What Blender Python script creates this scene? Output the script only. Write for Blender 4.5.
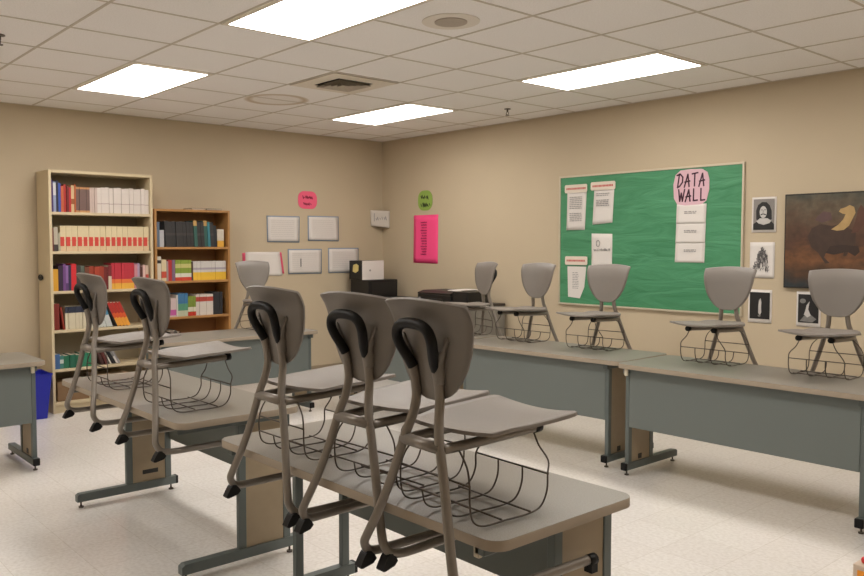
import bpy, bmesh, math, random
from mathutils import Vector, Matrix

for o in list(bpy.data.objects):
    bpy.data.objects.remove(o)
scene = bpy.context.scene
COL = scene.collection
R = math.radians

# ------------------------------------------------------------------ camera
FPX, YAW, PITCH, ROLL = 814.0, 0.703, 0.050, -0.001
CAM = Vector((7.625, -6.158, 1.46))
PPX, PPY = 401.9, 285.94
Fv = Vector((-math.cos(YAW)*math.cos(PITCH), math.sin(YAW)*math.cos(PITCH), -math.sin(PITCH)))
Rv = Fv.cross(Vector((0, 0, 1))).normalized()
Uv = Rv.cross(Fv)
R2 = Rv*math.cos(ROLL) + Uv*math.sin(ROLL)
U2 = -Rv*math.sin(ROLL) + Uv*math.cos(ROLL)
cd = bpy.data.cameras.new('camera')
cam = bpy.data.objects.new('camera', cd)
COL.objects.link(cam)
cd.sensor_fit = 'HORIZONTAL'
cd.sensor_width = 36.0
cd.lens = FPX*36.0/864.0
cd.shift_x = (432-PPX)/864.0
cd.shift_y = -(288-PPY)/864.0
cd.clip_start = 0.05
M3 = Matrix((R2, U2, -Fv)).transposed()
cam.matrix_world = Matrix.Translation(CAM) @ M3.to_4x4()
scene.camera = cam

# ------------------------------------------------------------------ world, light level, exposure
w = bpy.data.worlds.new('world')
scene.world = w
w.use_nodes = True
w.node_tree.nodes['Background'].inputs[0].default_value = (1.0, 0.93, 0.82, 1)
w.node_tree.nodes['Background'].inputs[1].default_value = 0.05
scene.view_settings.view_transform = 'Standard'
scene.view_settings.look = 'None'
scene.view_settings.exposure = 0.0
scene.view_settings.gamma = 1.0
scene.view_settings.use_curve_mapping = False
LAMP_STRENGTH = 13.6
LAMP_COLOR = (1.0, 0.95, 0.90, 1)

H = 2.692
TOPZ = 0.715

# ------------------------------------------------------------------ materials
def lin(c):
    return tuple((x/12.92 if x <= 0.04045 else ((x+0.055)/1.055)**2.4) for x in [v/255.0 for v in c]) + (1.0,)

MATS = {}
def mat(name, rgb, rough=0.6, metal=0.0, noise=0.0, nscale=40.0, bump=0.0, bscale=200.0, spec=0.5, emit=None):
    if name in MATS:
        return MATS[name]
    m = bpy.data.materials.new(name)
    m.use_nodes = True
    nt = m.node_tree
    b = nt.nodes['Principled BSDF']
    b.inputs['Base Color'].default_value = lin(rgb)
    b.inputs['Roughness'].default_value = rough
    b.inputs['Metallic'].default_value = metal
    b.inputs['Specular IOR Level'].default_value = spec
    if noise > 0 or bump > 0:
        tc = nt.nodes.new('ShaderNodeTexCoord')
    if noise > 0:
        n = nt.nodes.new('ShaderNodeTexNoise')
        n.inputs['Scale'].default_value = nscale
        n.inputs['Detail'].default_value = 6
        nt.links.new(tc.outputs['Object'], n.inputs['Vector'])
        mx = nt.nodes.new('ShaderNodeMixRGB')
        c = lin(rgb)
        mx.inputs[1].default_value = tuple(max(0, x*(1-noise)) for x in c[:3]) + (1,)
        mx.inputs[2].default_value = tuple(min(1, x*(1+noise)) for x in c[:3]) + (1,)
        nt.links.new(n.outputs['Fac'], mx.inputs[0])
        nt.links.new(mx.outputs[0], b.inputs['Base Color'])
    if bump > 0:
        n2 = nt.nodes.new('ShaderNodeTexNoise')
        n2.inputs['Scale'].default_value = bscale
        n2.inputs['Detail'].default_value = 4
        nt.links.new(tc.outputs['Object'], n2.inputs['Vector'])
        bp = nt.nodes.new('ShaderNodeBump')
        bp.inputs['Strength'].default_value = bump
        bp.inputs['Distance'].default_value = 0.01
        nt.links.new(n2.outputs['Fac'], bp.inputs['Height'])
        nt.links.new(bp.outputs[0], b.inputs['Normal'])
    if emit:
        b.inputs['Emission Color'].default_value = emit[0]
        b.inputs['Emission Strength'].default_value = emit[1]
    MATS[name] = m
    return m

M_wall = mat('wall_paint', (195, 179, 152), 0.75, noise=0.03, nscale=3, bump=0.15, bscale=90)
M_base = mat('baseboard_vinyl', (150, 134, 112), 0.5)
M_gridbar = mat('ceiling_grid_bar', (200, 190, 175), 0.6)
M_shell = mat('chair_plastic', (128, 121, 114), 0.42, noise=0.04, nscale=9, bump=0.12, bscale=420)
M_tube = mat('chair_tube_paint', (140, 132, 123), 0.35, metal=0.25, noise=0.06, nscale=12)
M_rubber = mat('black_rubber', (15, 15, 16), 0.5, spec=0.3)
M_wire = mat('basket_wire', (92, 84, 77), 0.35, metal=0.6)
M_edge = mat('table_edge', (166, 152, 134), 0.55, noise=0.08, nscale=14)
M_steel = mat('table_steel', (98, 106, 104), 0.45, metal=0.1, noise=0.03, nscale=20)
M_modesty = mat('modesty_laminate', (110, 117, 114), 0.5, noise=0.05, nscale=160)
M_tan = mat('tan_laminate', (164, 147, 121), 0.5, noise=0.07, nscale=18)
M_dark = mat('dark_plastic', (30, 29, 28), 0.45)
M_black = mat('black_box', (20, 20, 21), 0.4)
M_clip = mat('cream_clip', (214, 204, 182), 0.5)
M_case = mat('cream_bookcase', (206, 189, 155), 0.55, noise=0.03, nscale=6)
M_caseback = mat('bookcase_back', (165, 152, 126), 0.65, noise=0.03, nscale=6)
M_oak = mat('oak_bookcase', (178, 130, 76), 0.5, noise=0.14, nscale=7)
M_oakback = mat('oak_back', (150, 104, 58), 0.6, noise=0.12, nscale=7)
M_page = mat('book_pages', (214, 204, 184), 0.8)
M_paper = mat('white_paper', (222, 216, 210), 0.7)
M_cream = mat('cream_paper', (226, 214, 198), 0.7)
M_ink = mat('grey_print', (150, 146, 144), 0.8)
M_redink = mat('red_print', (196, 90, 84), 0.8)
M_marker = mat('marker_ink', (62, 24, 44), 0.7)
M_blackink = mat('black_marker', (40, 38, 40), 0.7)
M_pink = mat('hot_pink_paper', (255, 78, 140), 0.6)
M_pinkround = mat('rose_pink_paper', (240, 96, 130), 0.6)
M_palepink = mat('pale_pink_paper', (216, 178, 188), 0.6)
M_green = mat('lime_green_paper', (146, 176, 82), 0.6)
M_bluebacking = mat('blue_backing_paper', (134, 148, 166), 0.7)
M_frame = mat('board_frame', (205, 194, 172), 0.4, metal=0.2)
M_blue = mat('blue_bin_plastic', (26, 36, 158), 0.4)
M_grey = mat('cabinet_grey', (132, 128, 120), 0.5)
M_darktop = mat('cabinet_dark_top', (52, 44, 40), 0.4)
M_photo_black = mat('photo_black', (26, 25, 25), 0.5)
M_photo_grey = mat('photo_grey', (120, 118, 115), 0.55, noise=0.25, nscale=30)
M_photo_light = mat('photo_light', (196, 192, 188), 0.6)
M_kraft = mat('kraft_card', (186, 160, 120), 0.7)

# tabletop laminate : fine speckle
def laminate():
    m = mat('laminate_top', (176, 166, 152), 0.36)
    nt = m.node_tree; b = nt.nodes['Principled BSDF']
    tc = nt.nodes.new('ShaderNodeTexCoord')
    n = nt.nodes.new('ShaderNodeTexNoise'); n.inputs['Scale'].default_value = 260; n.inputs['Detail'].default_value = 5
    r = nt.nodes.new('ShaderNodeValToRGB')
    r.color_ramp.elements[0].position = 0.35; r.color_ramp.elements[0].color = lin((124, 119, 110))
    r.color_ramp.elements[1].position = 0.65; r.color_ramp.elements[1].color = lin((142, 137, 127))
    nt.links.new(tc.outputs['Object'], n.inputs['Vector'])
    nt.links.new(n.outputs['Fac'], r.inputs[0]); nt.links.new(r.outputs[0], b.inputs['Base Color'])
    return m
M_top = laminate()

def floor_mat():
    m = mat('floor_tile', (214, 205, 193), 0.22, spec=0.5)
    nt = m.node_tree; b = nt.nodes['Principled BSDF']
    tc = nt.nodes.new('ShaderNodeTexCoord')
    n = nt.nodes.new('ShaderNodeTexNoise'); n.inputs['Scale'].default_value = 55; n.inputs['Detail'].default_value = 8
    r = nt.nodes.new('ShaderNodeValToRGB')
    r.color_ramp.elements[0].position = 0.36; r.color_ramp.elements[0].color = lin((222, 217, 211))
    r.color_ramp.elements[1].position = 0.6; r.color_ramp.elements[1].color = lin((233, 229, 224))
    nt.links.new(tc.outputs['Object'], n.inputs['Vector']); nt.links.new(n.outputs['Fac'], r.inputs[0])
    br = nt.nodes.new('ShaderNodeTexBrick'); br.offset = 0.0
    br.inputs['Color1'].default_value = (1, 1, 1, 1); br.inputs['Color2'].default_value = (0.965, 0.96, 0.955, 1)
    br.inputs['Mortar'].default_value = (0.84, 0.82, 0.79, 1)
    br.inputs['Scale'].default_value = 1.0; br.inputs['Mortar Size'].default_value = 0.0018
    br.inputs['Brick Width'].default_value = 0.305; br.inputs['Row Height'].default_value = 0.305
    nt.links.new(tc.outputs['Object'], br.inputs['Vector'])
    mx = nt.nodes.new('ShaderNodeMixRGB'); mx.blend_type = 'MULTIPLY'; mx.inputs[0].default_value = 1
    nt.links.new(r.outputs[0], mx.inputs[1]); nt.links.new(br.outputs['Color'], mx.inputs[2])
    nt.links.new(mx.outputs[0], b.inputs['Base Color'])
    return m
M_floor = floor_mat()

def ceiling_mat():
    m = mat('ceiling_tile', (206, 196, 182), 0.9, spec=0.1)
    nt = m.node_tree; b = nt.nodes['Principled BSDF']
    tc = nt.nodes.new('ShaderNodeTexCoord')
    n = nt.nodes.new('ShaderNodeTexNoise'); n.inputs['Scale'].default_value = 120; n.inputs['Detail'].default_value = 8
    r = nt.nodes.new('ShaderNodeValToRGB')
    r.color_ramp.elements[0].position = 0.33; r.color_ramp.elements[0].color = lin((236, 232, 228))
    r.color_ramp.elements[1].position = 0.55; r.color_ramp.elements[1].color = lin((244, 241, 238))
    nt.links.new(tc.outputs['Object'], n.inputs['Vector']); nt.links.new(n.outputs['Fac'], r.inputs[0])
    # round water stain on one tile
    sub = nt.nodes.new('ShaderNodeVectorMath'); sub.operation = 'DISTANCE'
    sub.inputs[1].default_value = (1.62, -2.46, H)
    nt.links.new(tc.outputs['Object'], sub.inputs[0])
    rr = nt.nodes.new('ShaderNodeValToRGB')
    e = rr.color_ramp.elements
    e[0].position = 0.0; e[0].color = (0.12, 0.12, 0.12, 1)
    e[1].position = 1.0; e[1].color = (0, 0, 0, 1)
    for p, v in ((0.19, 0.15), (0.235, 0.75), (0.262, 0.45), (0.28, 0.0)):
        x = e.new(p); x.color = (v, v, v, 1)
    nt.links.new(sub.outputs['Value'], rr.inputs[0])
    mx = nt.nodes.new('ShaderNodeMixRGB'); mx.inputs[2].default_value = lin((178, 152, 112))
    nt.links.new(rr.outputs[0], mx.inputs[0]); nt.links.new(r.outputs[0], mx.inputs[1])
    nt.links.new(mx.outputs[0], b.inputs['Base Color'])
    bp = nt.nodes.new('ShaderNodeBump'); bp.inputs['Strength'].default_value = 0.25; bp.inputs['Distance'].default_value = 0.004
    nt.links.new(n.outputs['Fac'], bp.inputs['Height']); nt.links.new(bp.outputs[0], b.inputs['Normal'])
    return m
M_ceil = ceiling_mat()

def board_mat():
    m = mat('green_board_paper', (36, 128, 74), 0.6)
    nt = m.node_tree; b = nt.nodes['Principled BSDF']
    tc = nt.nodes.new('ShaderNodeTexCoord')
    mp = nt.nodes.new('ShaderNodeMapping'); mp.inputs['Scale'].default_value = (1.2, 1, 6)
    n = nt.nodes.new('ShaderNodeTexNoise'); n.inputs['Scale'].default_value = 1.6; n.inputs['Detail'].default_value = 7
    n.inputs['Distortion'].default_value = 1.2
    nt.links.new(tc.outputs['Object'], mp.inputs[0]); nt.links.new(mp.outputs[0], n.inputs['Vector'])
    bp = nt.nodes.new('ShaderNodeBump'); bp.inputs['Strength'].default_value = 0.55; bp.inputs['Distance'].default_value = 0.03
    nt.links.new(n.outputs['Fac'], bp.inputs['Height']); nt.links.new(bp.outputs[0], b.inputs['Normal'])
    r = nt.nodes.new('ShaderNodeValToRGB')
    r.color_ramp.elements[0].position = 0.3; r.color_ramp.elements[0].color = lin((60, 130, 88))
    r.color_ramp.elements[1].position = 0.7; r.color_ramp.elements[1].color = lin((78, 148, 106))
    nt.links.new(n.outputs['Fac'], r.inputs[0]); nt.links.new(r.outputs[0], b.inputs['Base Color'])
    return m
M_board = board_mat()

def painting_mat():
    m = mat('painted_canvas', (90, 60, 40), 0.45)
    nt = m.node_tree; b = nt.nodes['Principled BSDF']
    tc = nt.nodes.new('ShaderNodeTexCoord')
    sp = nt.nodes.new('ShaderNodeSeparateXYZ'); nt.links.new(tc.outputs['Object'], sp.inputs[0])
    n = nt.nodes.new('ShaderNodeTexNoise'); n.inputs['Scale'].default_value = 5; n.inputs['Detail'].default_value = 8
    mp = nt.nodes.new('ShaderNodeMapping'); mp.inputs['Scale'].default_value = (1, 1, 2.4)
    nt.links.new(tc.outputs['Object'], mp.inputs[0]); nt.links.new(mp.outputs[0], n.inputs['Vector'])
    ad = nt.nodes.new('ShaderNodeMath'); ad.operation = 'MULTIPLY_ADD'; ad.inputs[1].default_value = 0.35
    nt.links.new(n.outputs['Fac'], ad.inputs[0]); nt.links.new(sp.outputs['Z'], ad.inputs[2])
    r = nt.nodes.new('ShaderNodeValToRGB')
    e = r.color_ramp.elements
    e[0].position = 0.0; e[0].color = lin((34, 44, 50))
    e[1].position = 1.0; e[1].color = lin((70, 62, 50))
    for p, c in ((0.2, (38, 46, 50)), (0.29, (78, 54, 36)), (0.42, (112, 74, 44)), (0.5, (74, 48, 34)), (0.62, (88, 62, 44)), (0.76, (92, 80, 62)), (0.9, (70, 72, 62))):
        x = e.new(p); x.color = lin(c)
    nt.links.new(ad.outputs[0], r.inputs[0])
    n3 = nt.nodes.new('ShaderNodeTexNoise'); n3.inputs['Scale'].default_value = 18; n3.inputs['Detail'].default_value = 6
    nt.links.new(tc.outputs['Object'], n3.inputs['Vector'])
    mx = nt.nodes.new('ShaderNodeMixRGB'); mx.blend_type = 'OVERLAY'; mx.inputs[0].default_value = 0.7
    nt.links.new(r.outputs[0], mx.inputs[1]); nt.links.new(n3.outputs['Fac'], mx.inputs[2])
    nt.links.new(mx.outputs[0], b.inputs['Base Color'])
    return m
M_painting = painting_mat()

# ------------------------------------------------------------------ mesh helpers
def box(bm, x0, x1, y0, y1, z0, z1, mi=0, mtx=None):
    vs = [bm.verts.new((x, y, z)) for z in (z0, z1) for y in (y0, y1) for x in (x0, x1)]
    fs = [(0, 2, 3, 1), (4, 5, 7, 6), (0, 1, 5, 4), (2, 6, 7, 3), (0, 4, 6, 2), (1, 3, 7, 5)]
    out = []
    for f in fs:
        fc = bm.faces.new([vs[i] for i in f]); fc.material_index = mi; out.append(fc)
    if mtx is not None:
        for v in vs:
            v.co = mtx @ v.co
    return vs

def bbox(bm, x0, x1, y0, y1, z0, z1, r=0.003, mi=0, mtx=None, seg=1):
    t = bmesh.new(); box(t, x0, x1, y0, y1, z0, z1)
    bmesh.ops.bevel(t, geom=t.edges[:], offset=r, segments=seg, affect='EDGES', profile=0.5)
    mp = {}
    for v in t.verts:
        mp[v] = bm.verts.new(mtx @ v.co if mtx is not None else v.co)
    for f in t.faces:
        nf = bm.faces.new([mp[v] for v in f.verts]); nf.material_index = mi
    t.free()

def tube(bm, pts, r, n=10, mi=0, cap=True, closed=False):
    pts = [Vector(p) for p in pts]
    rs = r if isinstance(r, (list, tuple)) else [r]*len(pts)
    rings = []
    N = len(pts)
    prev = None
    for i in range(N):
        if closed:
            d = (pts[(i+1) % N]-pts[i-1])
        else:
            d = pts[min(i+1, N-1)]-pts[max(i-1, 0)]
        d.normalize()
        if prev is None:
            a = Vector((0, 0, 1)) if abs(d.z) < 0.9 else Vector((1, 0, 0))
            u = d.cross(a).normalized()
        else:
            u = (prev - d*prev.dot(d)).normalized()
        prev = u
        v = d.cross(u)
        rings.append([bm.verts.new(pts[i]+(u*math.cos(2*math.pi*k/n)+v*math.sin(2*math.pi*k/n))*rs[i]) for k in range(n)])
    M = N if closed else N-1
    for i in range(M):
        A, B = rings[i], rings[(i+1) % N]
        for k in range(n):
            f = bm.faces.new((A[k], A[(k+1) % n], B[(k+1) % n], B[k])); f.smooth = True; f.material_index = mi
    if cap and not closed:
        f = bm.faces.new(rings[0][::-1]); f.material_index = mi
        f = bm.faces.new(rings[-1]); f.material_index = mi

def spline(ctrl, per=6):
    """Catmull-Rom through control points"""
    P = [Vector(c) for c in ctrl]
    out = []
    for i in range(len(P)-1):
        p0 = P[max(i-1, 0)]; p1 = P[i]; p2 = P[i+1]; p3 = P[min(i+2, len(P)-1)]
        for k in range(per):
            t = k/per
            out.append(0.5*((2*p1)+(-p0+p2)*t+(2*p0-5*p1+4*p2-p3)*t*t+(-p0+3*p1-3*p2+p3)*t**3))
    out.append(P[-1])
    return out

def shell(bm, grid, th, mi=0):
    """closed thick surface from a grid of points"""
    n, m = len(grid), len(grid[0])
    nor = [[None]*m for _ in range(n)]
    for i in range(n):
        for j in range(m):
            a = grid[min(i+1, n-1)][j]-grid[max(i-1, 0)][j]
            b = grid[i][min(j+1, m-1)]-grid[i][max(j-1, 0)]
            c = a.cross(b)
            nor[i][j] = c.normalized() if c.length > 1e-9 else Vector((0, 0, 1))
    A = [[bm.verts.new(grid[i][j]+nor[i][j]*th/2) for j in range(m)] for i in range(n)]
    B = [[bm.verts.new(grid[i][j]-nor[i][j]*th/2) for j in range(m)] for i in range(n)]
    def q(*v):
        f = bm.faces.new(v); f.smooth = True; f.material_index = mi
    for i in range(n-1):
        for j in range(m-1):
            q(A[i][j], A[i+1][j], A[i+1][j+1], A[i][j+1])
            q(B[i][j+1], B[i+1][j+1], B[i+1][j], B[i][j])
    def e(*v):
        f = bm.faces.new(v); f.smooth = False; f.material_index = mi
    for i in range(n-1):
        e(A[i+1][0], A[i][0], B[i][0], B[i+1][0])
        e(A[i][m-1], A[i+1][m-1], B[i+1][m-1], B[i][m-1])
    for j in range(m-1):
        e(A[0][j], A[0][j+1], B[0][j+1], B[0][j])
        e(A[n-1][j+1], A[n-1][j], B[n-1][j], B[n-1][j+1])

def prism(bm, pts2, z0, z1, mi=0, mtx=None, side_mi=None):
    """pts2 ccw outline in xy extruded z0..z1"""
    f3 = (lambda p: mtx @ Vector(p)) if mtx is not None else Vector
    a = [bm.verts.new(f3((x, y, z0))) for x, y in pts2]
    b = [bm.verts.new(f3((x, y, z1))) for x, y in pts2]
    f = bm.faces.new(a[::-1]); f.material_index = mi
    f = bm.faces.new(b); f.material_index = mi
    n = len(a)
    for i in range(n):
        f = bm.faces.new((a[i], a[(i+1) % n], b[(i+1) % n], b[i]))
        f.material_index = mi if side_mi is None else side_mi

def rrect(x0, x1, y0, y1, r, seg=6):
    out = []
    for cx, cy, a0 in ((x1-r, y1-r, 0), (x0+r, y1-r, 90), (x0+r, y0+r, 180), (x1-r, y0+r, 270)):
        for k in range(seg+1):
            a = R(a0+90*k/seg)
            out.append((cx+r*math.cos(a), cy+r*math.sin(a)))
    return out

def obj(name, bm, mats, parent=None, fixn=True):
    if fixn:
        bmesh.ops.recalc_face_normals(bm, faces=bm.faces[:])
    me = bpy.data.meshes.new(name)
    bm.to_mesh(me); bm.free()
    for m in (mats if isinstance(mats, (list, tuple)) else [mats]):
        me.materials.append(m)
    o = bpy.data.objects.new(name, me)
    COL.objects.link(o)
    if parent is not None:
        o.parent = parent
    return o

def tag(o, label, cat, group=None, kind=None):
    o['label'] = label; o['category'] = cat
    if group: o['group'] = group
    if kind: o['kind'] = kind
    return o

def empty(name, loc=(0, 0, 0), rz=0.0):
    o = bpy.data.objects.new(name, None)
    COL.objects.link(o)
    o.location = loc; o.rotation_euler = (0, 0, rz)
    o.empty_display_size = 0.1
    return o

def kids(o):
    return [c for c in bpy.data.objects if c.parent == o]

def copy_tree(o, parent=None):
    c = o.copy(); COL.objects.link(c)
    c.parent = parent
    for ch in kids(o):
        copy_tree(ch, c)
    return c

def struct(name, bm, mats, parent=None):
    o = obj(name, bm, mats, parent)
    if parent is None:
        o['kind'] = 'structure'
        o['label'] = {'floor': 'cream speckled tile floor of the classroom', 'ceiling': 'suspended ceiling of square off-white tiles',
                      'wall_left': 'beige wall with the bookcases and blue-edged sheets', 'wall_right': 'long beige wall with the green bulletin board',
                      'wall_back': 'beige wall behind the viewpoint', 'wall_near': 'beige wall to the right of the viewpoint'}.get(name, name.replace('_', ' '))
    return o

# ------------------------------------------------------------------ room
RX, RY = 9.0, -8.2
bm = bmesh.new(); box(bm, -0.1, RX+.1, RY-.1, 0.1, -0.1, 0); struct('floor', bm, M_floor)
bm = bmesh.new(); box(bm, -0.1, RX+.1, RY-.1, 0.1, H, H+0.1); ceil = struct('ceiling', bm, M_ceil)
bm = bmesh.new(); box(bm, -0.1, 0, RY-.1, 0.1, 0, H); struct('wall_left', bm, M_wall)
bm = bmesh.new(); box(bm, 0, RX+.1, 0, 0.1, 0, H); struct('wall_right', bm, M_wall)
bm = bmesh.new(); box(bm, RX, RX+.1, RY-.1, 0, 0, H); struct('wall_near', bm, M_wall)
bm = bmesh.new(); box(bm, 0, RX, RY-.1, RY, 0, H); struct('wall_back', bm, M_wall)
bm = bmesh.new(); bbox(bm, 0, 0.008, RY, 0, 0, 0.1, 0.003); struct('baseboard_left', bm, M_base)
bm = bmesh.new(); bbox(bm, 0.008, RX, -0.008, 0, 0, 0.1, 0.003); struct('baseboard_right', bm, M_base)

GX, GY, T = 1.03, -3.967, 0.61
bm = bmesh.new()
k = -2
while GX+k*T < RX:
    x = GX+k*T
    if x > 0: box(bm, x-0.008, x+0.008, RY, 0, H-0.0025, H+0.001)
    k += 1
k = -9
while GY+k*T < 0:
    y = GY+k*T
    if y > RY: box(bm, 0, RX, y-0.008, y+0.008, H-0.003, H+0.001)
    k += 1
# wall angle
box(bm, 0, 0.02, RY, 0, H-0.003, H+0.001); box(bm, 0, RX, -0.02, 0, H-0.0035, H+0.001)
struct('ceiling_grid', bm, M_gridbar, ceil)

# ------------------------------------------------------------------ ceiling lights
M_diff = mat('light_diffuser', (255, 250, 240), 0.5, emit=(LAMP_COLOR, LAMP_STRENGTH))
M_lframe = mat('light_frame', (222, 212, 196), 0.5)
def make_light():
    r = empty('ceiling_light')
    bm = bmesh.new()
    a, b = 0.6, 0.297
    for x0, x1, y0, y1 in ((-a, a, -b, -b+0.03), (-a, a, b-0.03, b), (-a, -a+0.03, -b+0.03, b-0.03), (a-0.03, a, -b+0.03, b-0.03)):
        bbox(bm, x0, x1, y0, y1, -0.006, 0.0, 0.002)
    obj('frame', bm, M_lframe, r)
    bm = bmesh.new()
    box(bm, -a+0.03, a-0.03, -b+0.03, b-0.03, -0.005, -0.0005)
    obj('diffuser', bm, M_diff, r)
    return r
L0 = make_light(); first = True
vis = {(0, 0): 'lit ceiling light panel nearest above the bookcases on the left',
       (0, 4): 'lit ceiling light panel closest to the far corner of the room',
       (4, 4): 'lit ceiling light panel nearest the green bulletin board wall',
       (4, 0): 'largest lit ceiling light panel cut by the top edge of the photo'}
for i in (0, 4, 8):
    for j in (-4, 0, 4):
        if (i, j) == (8, -4): continue
        o = L0 if first else copy_tree(L0)
        first = False
        o.location = (GX+(i+1)*T, GY+(j+0.5)*T, H-0.0035)
        if (i, j) in vis: tag(o, vis[(i, j)], 'ceiling light', 'lit panels in the tiled ceiling')
        else: tag(o, 'lit ceiling light panel out of view beyond the photo edges', 'ceiling light', 'lit panels beyond the photo edges')

# ------------------------------------------------------------------ vent, speaker, sprinklers
vent = tag(empty('ceiling_vent', (GX+2.5*T, GY+2.5*T, H-0.0035)), 'square louvred air vent set in a ceiling tile', 'vent')
bm = bmesh.new()
h = T/2-0.012; g = 0.165
sq = [(-1, -1), (1, -1), (1, 1), (-1, 1)]
def sqring(bm, a, za, b_, zb_):
    for k in range(4):
        p, q = sq[k], sq[(k+1) % 4]
        bm.faces.new([bm.verts.new(v) for v in ((p[0]*a, p[1]*a, za), (q[0]*a, q[1]*a, za), (q[0]*b_, q[1]*b_, zb_), (p[0]*b_, p[1]*b_, zb_))])
sqring(bm, h, -0.001, h, -0.006); sqring(bm, h, -0.006, g, -0.006); sqring(bm, g, -0.006, g, -0.001)
obj('frame', bm, M_lframe, vent)
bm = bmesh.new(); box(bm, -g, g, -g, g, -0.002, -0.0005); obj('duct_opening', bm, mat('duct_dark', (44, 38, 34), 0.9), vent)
for k in range(4):
    bm = bmesh.new(); a = 0.02+0.036*k
    sqring(bm, a, -0.003, a+0.022, -0.022); sqring(bm, a+0.022, -0.022, a+0.0215, -0.0235); sqring(bm, a+0.0215, -0.0235, a-0.001, -0.004)
    obj('louvre', bm, mat('louvre_metal', (186, 174, 158), 0.5), vent)

sp = tag(empty('ceiling_speaker', (4.33, -3.01, H-0.0005)), 'round grey ceiling speaker grille beside the largest light', 'speaker')
def disc(bm, r, z0, z1, n=32, mi=0, c=(0, 0), mtx=None):
    prism(bm, [(c[0]+r*math.cos(2*math.pi*k/n), c[1]+r*math.sin(2*math.pi*k/n)) for k in range(n)], z0, z1, mi, mtx)
bm = bmesh.new(); disc(bm, 0.16, -0.004, 0); obj('trim_ring', bm, mat('speaker_trim', (226, 218, 206), 0.7), sp)
bm = bmesh.new(); disc(bm, 0.09, -0.009, -0.003); obj('grille', bm, mat('speaker_grille', (186, 174, 160), 0.6, bump=0.6, bscale=500), sp)

def sprinkler(x, y, label):
    s = tag(empty('sprinkler', (x, y, H)), label, 'sprinkler', 'ceiling sprinklers')
    bm = bmesh.new(); disc(bm, 0.03, -0.006, 0, 16); obj('collar', bm, M_wire, s)
    bm = bmesh.new(); tube(bm, [(0, 0, -0.003), (0, 0, -0.03)], 0.008, 8)
    tube(bm, [(0.006, 0, -0.028), (0.016, 0, -0.042), (0.004, 0, -0.056)], 0.003, 6)
    tube(bm, [(-0.006, 0, -0.028), (-0.016, 0, -0.042), (-0.004, 0, -0.056)], 0.003, 6)
    obj('body', bm, M_wire, s)
    bm = bmesh.new(); disc(bm, 0.018, -0.06, -0.056, 12); obj('deflector', bm, M_wire, s)
sprinkler(2.57, -0.62, 'small metal sprinkler head near the bulletin board wall')
sprinkler(2.42, -4.83, 'small metal sprinkler head at the left edge of the photo')

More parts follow.
